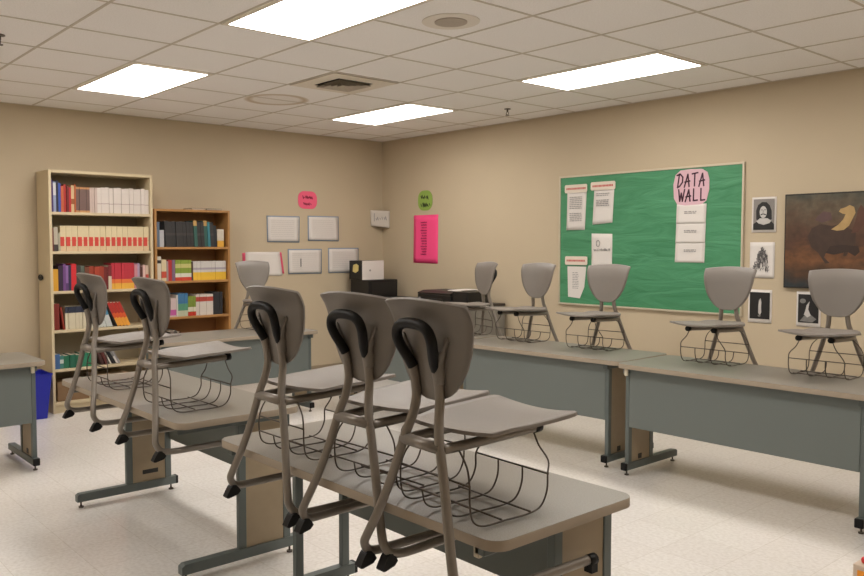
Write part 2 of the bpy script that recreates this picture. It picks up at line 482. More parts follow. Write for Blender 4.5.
# ------------------------------------------------------------------ tables
def table(name_label, group, x, y, rz, legs, tan=(True, True), clips=(), L=1.5, slot=None, dy=0.0):
    t = tag(empty('classroom_table', (x, y, 0), R(rz)), name_label, 'table', group)
    D = 0.305; hl = L/2
    my = 0.231+dy*0.9
    bm = bmesh.new(); prism(bm, rrect(-hl+.0015, hl-.0015, -D+.0015, D-.0015, 0.05), TOPZ-0.028, TOPZ)
    obj('tabletop', bm, M_top, t)
    bm = bmesh.new()
    out = rrect(-hl, hl, -D, D, 0.0515); n = len(out)
    inn = rrect(-hl+.0012, hl-.0012, -D+.0012, D-.0012, 0.05)
    zs = [TOPZ-0.0285, TOPZ-0.0255, TOPZ-0.003, TOPZ-0.0005]
    loops = [[bm.verts.new((*inn[i], zs[0])) for i in range(n)]] + [[bm.verts.new((*out[i], z)) for i in range(n)] for z in zs[1:3]] + [[bm.verts.new((*inn[i], zs[3])) for i in range(n)]]
    for a in range(3):
        for i in range(n):
            f = bm.faces.new((loops[a][i], loops[a][(i+1) % n], loops[a+1][(i+1) % n], loops[a+1][i])); f.smooth = True
    obj('edge_band', bm, M_edge, t)
    bm = bmesh.new(); bbox(bm, legs[0]+0.0145, legs[1]-0.0145, my, my+0.013, 0.31, TOPZ-0.03, 0.002)
    obj('modesty_panel', bm, M_modesty, t)
    for s, lx in ((0, legs[0]), (1, legs[1])):
        bm = bmesh.new()
        for py in (0.225+dy*0.9, -0.015+dy):
            bbox(bm, lx-0.014, lx+0.014, py-0.019, py+0.019, 0.07, TOPZ-0.05, 0.003)
        # foot bar, chamfered ends
        pts = [(0.27+dy, 0.035), (0.27+dy, 0.08), (-0.30+dy, 0.08), (-0.315+dy, 0.07), (-0.315+dy, 0.035)]
        mt = Matrix.Translation((lx, 0, 0)) @ Matrix(((0, 0, 1, 0), (1, 0, 0, 0), (0, 1, 0, 0), (0, 0, 0, 1)))
        prism(bm, pts, -0.02, 0.02, mtx=mt)
        bbox(bm, lx-0.018, lx+0.018, -0.27, 0.27, TOPZ-0.065, TOPZ-0.029, 0.003)
        lg = obj('leg', bm, M_steel, t)
        if tan[s]:
            bm = bmesh.new(); box(bm, lx-0.009, lx+0.009, 0.004+dy, 0.206+dy*0.9, 0.08, TOPZ-0.066)
            obj('end_panel', bm, M_tan, lg)
            bm = bmesh.new()
            if slot == s: bbox(bm, lx-0.0105, lx+0.0105, 0.06+dy, 0.16+dy, 0.12, 0.15, 0.004)
            elif slot is None: bbox(bm, lx-0.0105, lx+0.0105, 0.085, 0.135, 0.082, 0.125, 0.006)
            if len(bm.verts): obj('cable_opening', bm, M_dark, lg)
            else: bm.free()
        bm = bmesh.new(); bbox(bm, lx-0.021, lx+0.021, 0.262+dy, 0.279+dy, 0.034, 0.081, 0.003)
        obj('foot_cap', bm, M_rubber, lg)
        for gy in (0.24+dy, -0.29+dy):
            bm = bmesh.new(); disc(bm, 0.014, 0, 0.008, 12, c=(lx, gy)); tube(bm, [(lx, gy, 0.005), (lx, gy, 0.04)], 0.005, 8)
            obj('glide', bm, M_wire, lg)
        for (cs, cy) in clips:
            if cs == s:
                bm = bmesh.new(); cxx = lx+(0.012 if s == 0 else -0.012); bbox(bm, cxx-0.011, cxx+0.011, cy-0.008, cy+0.008, TOPZ-0.075, TOPZ-0.03, 0.003)
                obj('end_cap', bm, M_clip, lg)
    return t
GF = 'tables standing in the middle row'
GT = 'tables standing along the bulletin board wall'
table('long laminate table in the foreground carrying three hung grey chairs', GF, 5.52, -4.385, 0, (-0.70, 0.642), (False, True), ((1, -0.262),), L=1.47, slot=2, dy=0.055)
table('long laminate table in the middle row carrying two hung chairs, before the tall bookcase', GF, 3.705, -4.395, 0, (-0.655, 0.66), (True, True), (), L=1.52, slot=0, dy=0.055)
table('long table at the right edge of the photo carrying two chairs, under the painting', GT, 5.35, -1.525, 180, (-0.685, 0.70), (True, True), ((1, 0.276),))
table('long table below the green board with two chairs whose right end has a tan panel', GT, 3.83, -1.49, 182.2, (-0.615, 0.66), (True, True))
table('far table of the board-side row, in front of the printer cabinet', GT, 2.30, -1.53, 180, (-0.68, 0.68))
table('sliver of table cut off by the right edge of the photo', GT, 6.90, -1.56, 180, (-0.68, 0.72), (True, True), ((1, 0.276),))
GL = 'tables standing along the bookcase wall'
table('table before the short oak bookcase with one chair on it', GL, 1.44, -2.86, -90, (-0.68, 0.68), L=1.49)
table('table end showing at the left edge of the photo beside the blue bin', GL, 1.845, -5.275, -90, (-0.68, 0.69), (True, True), ((0, 0.276),))

# ------------------------------------------------------------------ chair (local +y = the way it faces)
DZ = 0.535
def make_chair():
    c = empty('school_chair')
    # backrest shell
    bm = bmesh.new()
    ws = [(0.0, 0.022), (0.02, 0.048), (0.06, 0.075), (0.12, 0.097), (0.22, 0.121), (0.35, 0.144), (0.5, 0.161), (0.65, 0.172), (0.8, 0.179), (0.88, 0.181), (0.92, 0.182), (0.96, 0.183), (0.985, 0.183), (1.0, 0.181)]
    grid = []
    for s, wd in ws:
        row = []
        for k in range(17):
            t = -1+2*k/16
            x = t*wd*0.94
            arch = 0.014*(1-t*t)*s 
            z = 0.508+0.262*s + arch
            y = 0.035 + 1.25*x*x - 0.050*s
            if s > 0.8: y -= 0.020*((s-0.8)/0.2)**1.5
            row.append(Vector((x, y, z)))
        grid.append(row)
    shell(bm, grid, 0.008)
    back = obj('backrest', bm, M_shell, c)
    # rear bosses where the tubes hold the shell
    for sx in (-1, 1):
        bm = bmesh.new()
        tube(bm, spline([(sx*0.052, 0.015, 0.56), (sx*0.062, 0.007, 0.61), (sx*0.078, 0.006, 0.65), (sx*0.094, 0.007, 0.685)], 4), [0.015]*4+[0.011]*4+[0.006]*4+[0.002], 8)
        obj('tube_socket', bm, M_shell, back)
    # seat shell
    bm = bmesh.new()
    ss = [(0.0, 0.085), (0.03, 0.112), (0.09, 0.136), (0.2, 0.156), (0.35, 0.167), (0.55, 0.174), (0.75, 0.176), (0.88, 0.176), (0.95, 0.174), (0.985, 0.168), (1.0, 0.156)]
    grid = []
    for s, wd in ss:
        row = []
        for k in range(17):
            t = -1+2*k/16
            x = t*wd
            y = 0.03+0.405*s + 0.006*(1-t*t)*(s > 0.9)
            z = 0.425 + 0.016*s*s - 0.018*math.exp(-((s-0.38)/0.28)**2)*(1-t*t) + 0.004*(1-t*t)*s + 0.010*max(0, 0.2-s)*5*1.2 + 0.006*t*t*(s > .3) - 0.013*(1-t*t)*max(0, (s-0.7)/0.3)**2
            row.append(Vector((x, y, z)))
        grid.append(row)
    shell(bm, grid, 0.010)
    obj('seat', bm, M_shell, c)
    # legs : upright + rear leg + floor runner
    for sx in (-1, 1):
        ctrl = [(0.050, 0.004, 0.60), (0.050, 0.014, 0.555), (0.050, 0.018, 0.51), (0.056, 0.010, 0.46), (0.068, 0.0, 0.42), (0.080, -0.005, 0.385),
                (0.115, -0.018, 0.28), (0.152, -0.036, 0.18), (0.185, -0.052, 0.105), (0.198, -0.055, 0.075), (0.205, -0.038, 0.048), (0.209, -0.005, 0.038), (0.213, 0.06, 0.036), (0.214, 0.25, 0.036), (0.214, 0.44, 0.036)]
        bm = bmesh.new(); tube(bm, [Vector((sx*p.x, p.y, p.z)) for p in spline(ctrl, 5)], 0.0135, 12)
        lg = obj('leg', bm, M_tube, c)
        bm = bmesh.new()
        # rear rubber wedge
        mt = Matrix.Translation((sx*0.204, -0.03, 0.03))
        prof = [(-0.046, -0.022), (-0.043, -0.027), (-0.036, -0.028), (0.000, -0.020), (0.012, -0.008), (0.006, 0.003), (-0.006, 0.016), (-0.018, 0.018), (-0.027, 0.010), (-0.036, -0.004)]
        m2 = mt @ Matrix(((0, 0, 1, 0), (1, 0, 0, 0), (0, 1, 0, 0), (0, 0, 0, 1)))
        prism(bm, prof, -0.015, 0.015, mtx=m2)
        obj('glide', bm, M_rubber, lg)
        bm = bmesh.new()
        tube(bm, [(sx*0.214, 0.425, 0.034), (sx*0.214, 0.455, 0.034)], 0.0165, 12)
        box(bm, sx*0.214-0.014, sx*0.214+0.014, 0.427, 0.453, 0.0, 0.03)
        obj('glide', bm, M_rubber, lg)
        # seat rail
        bm = bmesh.new(); tube(bm, spline([(sx*0.080, 0.0, 0.390), (sx*0.083, 0.08, 0.392), (sx*0.085, 0.20, 0.397), (sx*0.086, 0.345, 0.404)], 4), 0.0140, 10)
        rl = obj('seat_rail', bm, M_tube, c)
        bm = bmesh.new(); tube(bm, [(sx*0.086, 0.338, 0.4035), (sx*0.086, 0.362, 0.405)], 0.0160, 10)
        obj('end_cap', bm, M_rubber, rl)
    bm = bmesh.new(); tube(bm, [(-0.082, -0.003, 0.392), (0.082, -0.003, 0.392)], 0.0165, 12)
    obj('crossbar', bm, M_tube, c)
    # black grip loop
    ctrl = [(0.050, 0.006, 0.595), (0.056, -0.008, 0.622), (0.068, -0.022, 0.652), (0.073, -0.031, 0.678), (0.065, -0.036, 0.700), (0.046, -0.038, 0.713), (0.022, -0.039, 0.718), (0, -0.039, 0.719)]
    full = ctrl + [(-x, y, z) for x, y, z in ctrl[-2::-1]]
    bm = bmesh.new(); tube(bm, spline(full, 5), 0.0148, 12)
    obj('handle_grip', bm, M_rubber, c)
    # wire book basket
    bm = bmesh.new(); r = 0.0028; zb = 0.187+0.0
    for xx in (-0.148, -0.05, 0.05, 0.148):
        ctrl = [(xx, 0.330, 0.285), (xx, 0.328, 0.24), (xx, 0.305, 0.200), (xx, 0.26, zb), (xx, 0.17, zb), (xx, 0.09, zb), (xx, 0.05, 0.205), (xx, 0.038, 0.245)]
        if abs(xx) > 0.1:
            sx = 1 if xx > 0 else -1
            ctrl = [(sx*0.088, 0.335, 0.392), (sx*0.105, 0.340, 0.355), (sx*0.136, 0.345, 0.318)] + ctrl + [(sx*0.146, 0.038, 0.30), (sx*0.128, 0.045, 0.345), (sx*0.092, 0.05, 0.382)]
        tube(bm, spline(ctrl, 4), r, 6)
    for y, z, e in ((0.331, 0.285, 0.150), (0.26, zb+.005, 0.150), (0.15, zb+.005, 0.150), (0.038, 0.245, 0.150), (0.038, 0.30, 0.148)):
        tube(bm, [(-e, y, z), (e, y, z)], r, 6)
    obj('book_basket', bm, M_wire, c)
    return c

CH = make_chair(); used = [False]
def chair(x, y, rz, label, group, dz=DZ):
    o = copy_tree(CH) if used[0] else CH
    used[0] = True
    o.location = (x, y, dz); o.rotation_euler = (0, 0, R(rz))
    tag(o, label, 'chair', group)
    return o
GA = 'grey chairs hung on the foreground table'
GB = 'grey chairs hung on the middle table'
GC = 'grey chairs hung on the tables along the board wall'
GD = 'grey chairs hung on the bookcase-side tables'
y0 = -4.68
CHAIRS = [
 (6.005, -4.712, -3, 'grey plastic chair hung on the foreground table, rightmost and nearest the table end', GA),
 (5.650, -4.675, 2, 'grey plastic chair hung between two others on the foreground table', GA),
 (5.172, y0, 0, 'grey plastic chair hung on the foreground table, leftmost of its three', GA),
 (4.120, y0, 0, 'grey plastic chair hung on the middle table, the right one of the pair', GB),
 (3.375, y0, 0, 'grey plastic chair hung on the middle table, nearest the tall bookcase', GB),
 (5.675, -1.18, 182, 'grey chair on the board-side row directly in front of the painting', GC),
 (5.01, -1.18, 180, 'grey chair on the board-side row in front of the right edge of the green board', GC),
 (4.07, -1.16, 185, 'grey chair on the board-side row in front of the left part of the green board', GC),
 (3.43, -1.18, 178, 'grey chair on the board-side row before bare wall just left of the green board', GC),
 (2.85, -1.16, 163, 'grey chair on the far board-side table, turned sideways in front of the black printer', GC),
 (1.09, -2.41, -90, 'small far grey chair on the table beside the oak bookcase, under the pink-edged sheet', GD),
 (1.50, -4.93, -90, 'grey chair whose seat tip peeks in at the left edge of the photo', GD),
]
for c in CHAIRS: chair(*c)

# ------------------------------------------------------------------ bookcases
def bookcase(name, label, x0, x1, ya, yb, top, shelves, mt, mb, th=0.022, kick=0.07):
    r = tag(empty(name, (x0, (ya+yb)/2, 0)), label, 'bookcase', 'bookcases against the left wall')
    w2 = (yb-ya)/2; d = x1-x0
    bm = bmesh.new()
    bbox(bm, 0, d, -w2, -w2+th, 0, top, 0.002); bbox(bm, 0, d, w2-th, w2, 0, top, 0.002)
    bbox(bm, 0, d, -w2+th, w2-th, top-th, top, 0.002)
    box(bm, 0.02, d-0.02, -w2+th, w2-th, 0, kick)
    obj('carcass', bm, mt, r)
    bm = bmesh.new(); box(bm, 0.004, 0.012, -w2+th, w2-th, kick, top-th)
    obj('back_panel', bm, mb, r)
    for z in shelves:
        bm = bmesh.new(); bbox(bm, 0.012, d-0.004, -w2+th, w2-th, z-th, z, 0.002)
        obj('shelf', bm, mt, r)
    return r
TB = [1.750, 1.410, 1.065, 0.725, 0.385, 0.095]
SB = [1.445, 1.120, 0.775, 0.43, 0.09]
tall = bookcase('tall_bookcase', 'tall cream bookcase full of books against the left wall', 0.01, 0.345, -3.945, -3.02, 2.11, TB, M_case, M_caseback, 0.024)
oak = bookcase('short_bookcase', 'shorter oak-coloured bookcase to the right of the cream one', 0.01, 0.30, -2.985, -2.20, 1.805, SB, M_oak, M_oakback, 0.022)
bm = bmesh.new()
tube(bm, [(0.10+0.055*math.cos(a*math.pi/8)*1, -0.465-0.009, 1.18+0.022*math.sin(a*math.pi/8)) for a in range(16)], 0.006, 6, closed=True)
bbox(bm, 0.07, 0.15, -0.465-0.012, -0.465, 1.166, 1.19, 0.004)
lock = obj('latch', bm, M_dark, tall)

# books ------------------------------------------------------------
ORD = ['first', 'second', 'third', 'fourth', 'fifth', 'sixth', 'seventh', 'eighth', 'ninth', 'tenth', 'eleventh', 'twelfth', 'thirteenth', 'fourteenth', 'fifteenth', 'sixteenth', 'seventeenth', 'eighteenth', 'nineteenth', 'twentieth']
CN = {}
def cmat(rgb):
    return mat('cover_%d_%d_%d' % rgb, rgb, 0.5, noise=0.06, nscale=30)
bank = {}
def book(x, y, z, th, depth, hgt, rgb, label, group, lean=0.0, bands=(), name='book', inset=0.0):
    """spine faces +x; y = left side of the spine; x = spine plane; bands: (z0,z1,rgb) fractions"""
    bm = bmesh.new(); mats = [cmat(rgb), M_page]
    c = 0.002 if th > 0.012 else 0.0012
    box(bm, -depth, 0, 0, c, 0, hgt); box(bm, -depth, 0, th-c, th, 0, hgt)
    box(bm, -c, 0, c, th-c, 0, hgt)
    box(bm, -depth+0.003, -c, c, th-c, 0.003, hgt-0.003, 1)
    for z0, z1, col in bands:
        mats.append(cmat(col)); ins = (0.3*th if (rgb == (214, 198, 160) and col == (206, 70, 58)) else -0.0003); box(bm, -0.01, 0.0006+(0.0004 if ins > 0 else 0), -0.0003 if ins > 0 else ins, th-ins, z0*hgt, z1*hgt, len(mats)-1)
    o = obj(name, bm, mats)
    o.location = (x, y, z+0.0005); o.rotation_euler = (R(lean), 0, 0)
    tag(o, label, 'book', group)
    return o
rnd = random.Random(5)
TALL, SHORT = 'cream bookcase', 'oak bookcase'
F1 = 0.325; F2 = 0.275
y0b = -3.945+0.026
# shelf 1
items = [('purple book', (78, 52, 110), 0.020, 0.275), ('white and blue book', (150, 160, 190), 0.022, 0.26, ((0.55, 0.95, (214, 214, 216)),)), ('dark navy book', (36, 36, 60), 0.018, 0.27),
         ('blue book', (60, 84, 168), 0.020, 0.25), ('orange-red book', (196, 96, 60), 0.022, 0.225), ('red book', (176, 48, 40), 0.020, 0.24), ('dark red book', (112, 30, 30), 0.020, 0.225),
         ('crimson book', (186, 40, 44), 0.018, 0.215), ('cream and brown book', (206, 178, 134), 0.026, 0.235, ((0.3, 0.5, (150, 90, 50)),)), ('rust orange book', (186, 92, 44), 0.012, 0.245)]
for k in range(4): items.append(('grey-brown thick book with orange edges', (112, 88, 82), 0.028, 0.222, ((0.0, 0.08, (190, 140, 92)), (0.92, 1.0, (196, 140, 92)))))
for k in range(3): items.append(('pale pink-grey book', (196, 176, 166), 0.020, 0.222))
nw = 20
rest = (-3.02-0.026) - (y0b+sum(i[2]+.0015 for i in items))
for k in range(13): items.append(('thin white workbook', (214, 204, 196), rest/13-0.0016, 0.222+0.004*(k % 3), ((0.35, 0.38, (180, 160, 156)),)))
def row2(case, shelfname, zs, xf, y, items, group):
    """rows longer than twenty: books past the middle are counted from the right"""
    N = len(items)
    for n, it in enumerate(items):
        cn, rgb, th, hh = it[:4]
        bands = it[4] if len(it) > 4 else ()
        lean = it[5] if len(it) > 5 else 0
        if n < (N+1)//2: place = ('leftmost' if n == 0 else ORD[n] + ' from the left')
        else:
            m_ = N-1-n
            place = ('rightmost' if m_ == 0 else ORD[m_] + ' from the right')
        yy = y
        if lean > 0: yy = y + hh*math.sin(R(lean))
        book(xf-rnd.uniform(0, 0.012), yy, zs, th, 0.19, hh, rgb, '%s, %s, %s shelf of %s' % (cn, place, shelfname, case), group, lean, bands)
        y = yy + th/math.cos(R(abs(lean))) + 0.0015 + (hh*math.sin(R(-lean)) if lean < 0 else 0)
    return y
row2(TALL, 'top', TB[0], F1, y0b, items, 'books on the top shelf of the cream bookcase')
# shelf 2 : readers with red foot band
items = [('brown-red book', (120, 64, 56), 0.018, 0.20), ('grey book with dark foot', (186, 178, 160), 0.034, 0.21, ((0.0, 0.28, (70, 62, 60)),)), ('pale grey-green book', (170, 166, 146), 0.016, 0.16)]
rest = (-3.02-0.03) - (y0b+sum(i[2]+.0015 for i in items))
for k in range(16): items.append(('cream textbook with red and peach foot', (214, 198, 160), rest/16-0.0017, 0.222, ((0.20, 0.56, (206, 70, 58)), (0.0, 0.20, (214, 186, 150)), (0.4, 0.46, (222, 170, 140)))))
row2(TALL, 'second', TB[1], F1, y0b, items, 'books on the second shelf of the cream bookcase')
# shelf 3
items = [('yellow book', (214, 158, 48), 0.038, 0.19), ('dark purple book', (52, 34, 58), 0.03, 0.22), ('violet book', (112, 72, 130), 0.018, 0.235), ('lilac book', (140, 104, 160), 0.018, 0.22, ((0.0, 0.3, (90, 60, 110)),)),
         ('dark blue book', (52, 46, 76), 0.016, 0.225), ('bright red book', (204, 40, 48), 0.034, 0.235), ('dark grey book', (60, 56, 56), 0.03, 0.22), ('green-grey book', (86, 96, 84), 0.026, 0.215),
         ('brown book', (110, 62, 42), 0.03, 0.205), ('rust red book', (156, 58, 36), 0.034, 0.21), ('brick red book', (164, 62, 40), 0.034, 0.205), ('rust brown book', (150, 54, 34), 0.034, 0.208), ('maroon book', (110, 34, 34), 0.028, 0.20),
         ('white and dark red book', (206, 190, 170), 0.022, 0.215, ((0.55, 1.0, (120, 40, 44)),))]
for k in range(7): items.append(('red book fading to yellow', (186, 48, 62), 0.023, 0.235, ((0.0, 0.22, (232, 178, 70)), (0.22, 0.38, (226, 120, 60)))))
items += [('pink and white book', (196, 130, 140), 0.022, 0.225), ('purple-white book', (170, 150, 176), 0.018, 0.23), ('dark brown slim book', (88, 52, 48), 0.022, 0.20), ('pale rose book', (214, 180, 172), 0.02, 0.215), ('cream and red slim book', (206, 180, 160), 0.02, 0.21, ((0.4, 0.6, (180, 70, 60)),))]
tot = sum(i[2]+.0015 for i in items); avail = 0.870
sc = avail/tot
items = [(a[0], a[1], a[2]*sc) + tuple(a[3:]) for a in items]
row2(TALL, 'third', TB[2], F1, y0b, items, 'books on the third shelf of the cream bookcase')
# shelf 4
items = [('dark red book', (120, 36, 28), 0.05, 0.23), ('red-brown leaning book', (140, 44, 30), 0.014, 0.20, (), 8)]
for k in range(6): items.append(('cream book with navy top', (206, 196, 170), 0.028, 0.20, ((0.72, 1.0, (40, 46, 66)),)))
items.append(('white slim book', (206, 202, 190), 0.014, 0.2, (), 14))
items.append(('black slim leaning book', (44, 40, 40), 0.012, 0.22, (), 20))
for k in range(5): items.append(('white book with blue top leaning left', (196, 200, 196), 0.024, 0.225, ((0.5, 1.0, (72, 130, 160)),), 18))
items.append(('black leaning book', (34, 30, 30), 0.012, 0.23, (), 24))
for k in range(4): items.append(('red book fading to orange, leaning left', (176, 48, 40), 0.026, 0.235, ((0.0, 0.35, (232, 160, 60)), (0.35, 0.55, (216, 90, 46))), 24))
# leaning rows : keep each parallel to its neighbour
def lean_row(case, shelfname, zs, xf, y, items, group):
    N = len(items); prev = 0; ph = 0
    for n, it in enumerate(items):
        cn, rgb, th, hh = it[:4]
        bands = it[4] if len(it) > 4 else (); lean = it[5] if len(it) > 5 else 0
        if n < (N+1)//2: place = ('leftmost' if n == 0 else ORD[n] + ' from the left')
        else:
            m_ = N-1-n; place = ('rightmost' if m_ == 0 else ORD[m_] + ' from the right')
        if lean > prev: y += 0.97*max(ph, hh)*(math.tan(R(lean))-math.tan(R(prev)))
        prev = lean; ph = hh
        book(xf-rnd.uniform(0, 0.01), y, zs, th, 0.19, hh, rgb, '%s, %s, %s shelf of %s' % (cn, place, shelfname, case), group, lean, bands)
        y += th/math.cos(R(lean)) + 0.002
    return y
lean_row(TALL, 'fourth', TB[3], F1, y0b, items, 'books on the fourth shelf of the cream bookcase')
# shelf 5
items = [('blue short book', (64, 100, 150), 0.045, 0.13), ('teal book with white mark', (60, 122, 112), 0.03, 0.115, ((0.4, 0.7, (190, 200, 190)),)), ('green short book', (34, 104, 76), 0.05, 0.11), ('dark green short book', (28, 92, 70), 0.05, 0.115),
         ('bottle green short book', (30, 96, 70), 0.05, 0.11), ('sea green short book', (40, 120, 90), 0.05, 0.12), ('grass green short book', (44, 126, 88), 0.05, 0.12),
         ('dark brown leaning book', (66, 38, 36), 0.024, 0.20, (), 20), ('maroon leaning book', (94, 44, 40), 0.024, 0.20, (), 22), ('white leaning booklet', (216, 210, 200), 0.012, 0.2, (), 26), ('black leaning booklet', (38, 38, 42), 0.02, 0.19, (), 30),
         ('white leaning booklet with grey front', (206, 200, 196), 0.016, 0.19, ((0.4, 0.9, (120, 118, 118)),), 30), ('grey leaning booklet', (150, 146, 144), 0.016, 0.18, (), 30)]
lean_row(TALL, 'fifth', TB[4], F1, y0b, items, 'books on the fifth shelf of the cream bookcase')
# bottom shelf : boxes
def cbox(x0, x1, y0, y1, z0, z1, m, label, name='cardboard_box', cat='box', group=None, lid=True):
    r = tag(empty(name, ((x0+x1)/2, (y0+y1)/2, z0)), label, cat, group)
    a, b, h_ = (x1-x0)/2, (y1-y0)/2, z1-z0
    bm = bmesh.new(); bbox(bm, -a, a, -b, b, 0, h_-0.03, 0.002); obj('body', bm, m, r)
    bm = bmesh.new(); bbox(bm, -a-0.003, a+0.003, -b-0.003, b+0.003, h_-0.04, h_, 0.002); obj('lid', bm, m, r)
    return r
cbox(0.06, 0.30, -3.89, -3.62, TB[5]+.0005, TB[5]+0.17, mat('brown_box', (132, 104, 74), 0.7), 'brown box on the bottom shelf of the cream bookcase, left side', group='boxes on the bottom shelf')
cbox(0.05, 0.29, -3.58, -3.26, TB[5]+.0005, TB[5]+0.20, mat('pale_box', (196, 176, 150), 0.7), 'pale box on the bottom shelf of the cream bookcase, right of the brown one', group='boxes on the bottom shelf')

# oak bookcase
y1b = -2.985+0.025
items = [('blue-grey slim book', (96, 112, 132), 0.03, 0.235), ('white-grey book', (186, 184, 186), 0.04, 0.16)]
for k in range(14): items.append(('dark grey textbook', (52, 50, 50), 0.0305, 0.245-0.004*(k % 2), ((0.45, 0.55, (66, 62, 60)),), 3))
items[10] = ('dark textbook with gold and teal spine', (52, 92, 84), 0.0305, 0.255, ((0.8, 1.0, (190, 150, 90)),), 3)
items[13] = ('dark textbook with gold and teal spine', (50, 96, 88), 0.0305, 0.255, ((0.8, 1.0, (190, 150, 90)),), 3)
items[14] = ('teal blue textbook', (60, 128, 140), 0.022, 0.245, (), 3)
items.append(('black slim book', (36, 40, 44), 0.03, 0.21, (), 3))
items.append(('white book with yellow foot', (206, 196, 180), 0.062, 0.175, ((0.0, 0.35, (218, 164, 60)),), 0))
tot = sum(i[2]+.003 for i in items); sc = (0.735-0.012)/tot
items = [(a[0], a[1], a[2]*sc) + tuple(a[3:]) for a in items]
lean_row(SHORT, 'top', SB[0], F2, y1b, items, 'books on the top shelf of the oak bookcase')
items = [('white book with black mark', (214, 206, 190), 0.048, 0.235, ((0.72, 0.85, (50, 46, 44)),)), ('cream book with red mark', (214, 196, 160), 0.046, 0.205, ((0.15, 0.45, (196, 80, 60)),)), ('grey slim book', (160, 140, 140), 0.018, 0.19),
         ('red book', (176, 50, 50), 0.034, 0.20), ('purple-grey book', (128, 98, 124), 0.03, 0.20)]
for k in range(6): items.append(('green and white workbook with red foot', (134, 156, 58), 0.026, 0.198, ((0.0, 0.17, (204, 70, 50)), (0.17, 0.36, (222, 218, 200)), (0.62, 0.82, (196, 190, 120)))))
items.append(('dark slim book', (80, 60, 54), 0.014, 0.18))
for k in range(9): items.append(('white workbook with yellow foot', (206, 200, 194), 0.037, 0.185, ((0.0, 0.42, (232, 188, 60)), (0.55, 0.66, (170, 160, 168)))))
tot = sum(i[2]+.0015 for i in items); sc = (0.735-0.004)/tot
items = [(a[0], a[1], a[2]*sc) + tuple(a[3:]) for a in items]
row2(SHORT, 'second', SB[1], F2, y1b, items, 'books on the second shelf of the oak bookcase')
items = [('brown book', (120, 70, 50), 0.05, 0.19)]
for k in range(4): items.append(('white workbook with magenta foot', (206, 186, 184), 0.03, 0.18, ((0.08, 0.38, (196, 96, 160)),)))
items.append(('white slim book', (210, 204, 196), 0.014, 0.21))
for k in range(3): items.append(('blue book fading to green', (66, 118, 160), 0.03, 0.222, ((0.0, 0.25, (190, 196, 170)), (0.25, 0.55, (90, 150, 120)))))
for k in range(3): items.append(('green workbook with red foot', (130, 150, 62), 0.024, 0.19, ((0.0, 0.2, (200, 60, 44)), (0.22, 0.45, (216, 212, 190)))))
for k in range(5): items.append(('white workbook with red band', (214, 204, 194), 0.032, 0.205, ((0.66, 0.88, (184, 78, 64)),)))
for k in range(3): items.append(('black textbook', (42, 42, 46), 0.03, 0.222))
tot = sum(i[2]+.0015 for i in items); sc = 0.69/tot
items = [(a[0], a[1], a[2]*sc) + tuple(a[3:]) for a in items]
row2(SHORT, 'third', SB[2], F2, y1b, items, 'books on the third shelf of the oak bookcase')
items = [('rust book leaning right', (140, 70, 40), 0.03, 0.20), ('dark brown book', (70, 46, 38), 0.03, 0.19), ('grey folder leaning left', (130, 118, 108), 0.03, 0.23, (), 28), ('dark grey folder leaning left', (90, 84, 80), 0.03, 0.23, (), 28), ('brown folder leaning left', (100, 70, 50), 0.03, 0.21, (), 28)]
lean_row(SHORT, 'fourth', SB[3], F2, y1b+0.05, items, 'books on the fourth shelf of the oak bookcase')
# flat things on top of the oak bookcase
for (ya, yb, rgb, lab, m_) in ((-2.60, -2.45, (110, 66, 52), 'flat reddish-brown book lying on top of the oak bookcase', 0.016), (-2.44, -2.28, (48, 46, 50), 'flat dark book lying on top of the oak bookcase, right one', 0.014)):
    bm = bmesh.new(); box(bm, -0.09, 0.09, 0, yb-ya, 0, 0.003); box(bm, -0.09, 0.09, 0, yb-ya, m_-0.003, m_); box(bm, -0.09, -0.087, 0, yb-ya, 0.003, m_-0.003); box(bm, -0.087, 0.086, 0.003, yb-ya-0.003, 0.003, m_-0.003, 1)
    o = obj('book', bm, [cmat(rgb), M_page]); o.location = (0.19, ya, 1.8055); tag(o, lab, 'book', 'books lying on the oak bookcase')

# blue bin -----------------------------------------------------------
bn = tag(empty('waste_bin', (0.36, -4.165, 0)), 'blue plastic waste bin on the floor beside the cream bookcase', 'bin')
bm = bmesh.new()
def frust(a0, b0, a1, b1, z0, z1):
    return [bm.verts.new(p) for p in ((-a0, -b0, z0), (a0, -b0, z0), (a0, b0, z0), (-a0, b0, z0), (-a1, -b1, z1), (a1, -b1, z1), (a1, b1, z1), (-a1, b1, z1))]
o1 = frust(0.12, 0.13, 0.15, 0.165, 0, 0.38)
i1 = frust(0.115, 0.125, 0.145, 0.16, 0.008, 0.38)
for k in range(4):
    j = (k+1) % 4
    bm.faces.new((o1[k], o1[j], o1[4+j], o1[4+k])); bm.faces.new((i1[4+k], i1[4+j], i1[j], i1[k])); bm.faces.new((o1[4+k], o1[4+j], i1[4+j], i1[4+k]))
bm.faces.new(o1[3::-1]); bm.faces.new(i1[:4])
obj('body', bm, M_blue, bn)
bm = bmesh.new()
tube(bm, [(-0.153, -0.168, 0.378), (0.153, -0.168, 0.378), (0.153, 0.168, 0.378), (-0.153, 0.168, 0.378)], 0.007, 6, closed=True)
obj('rim', bm, M_blue, bn)

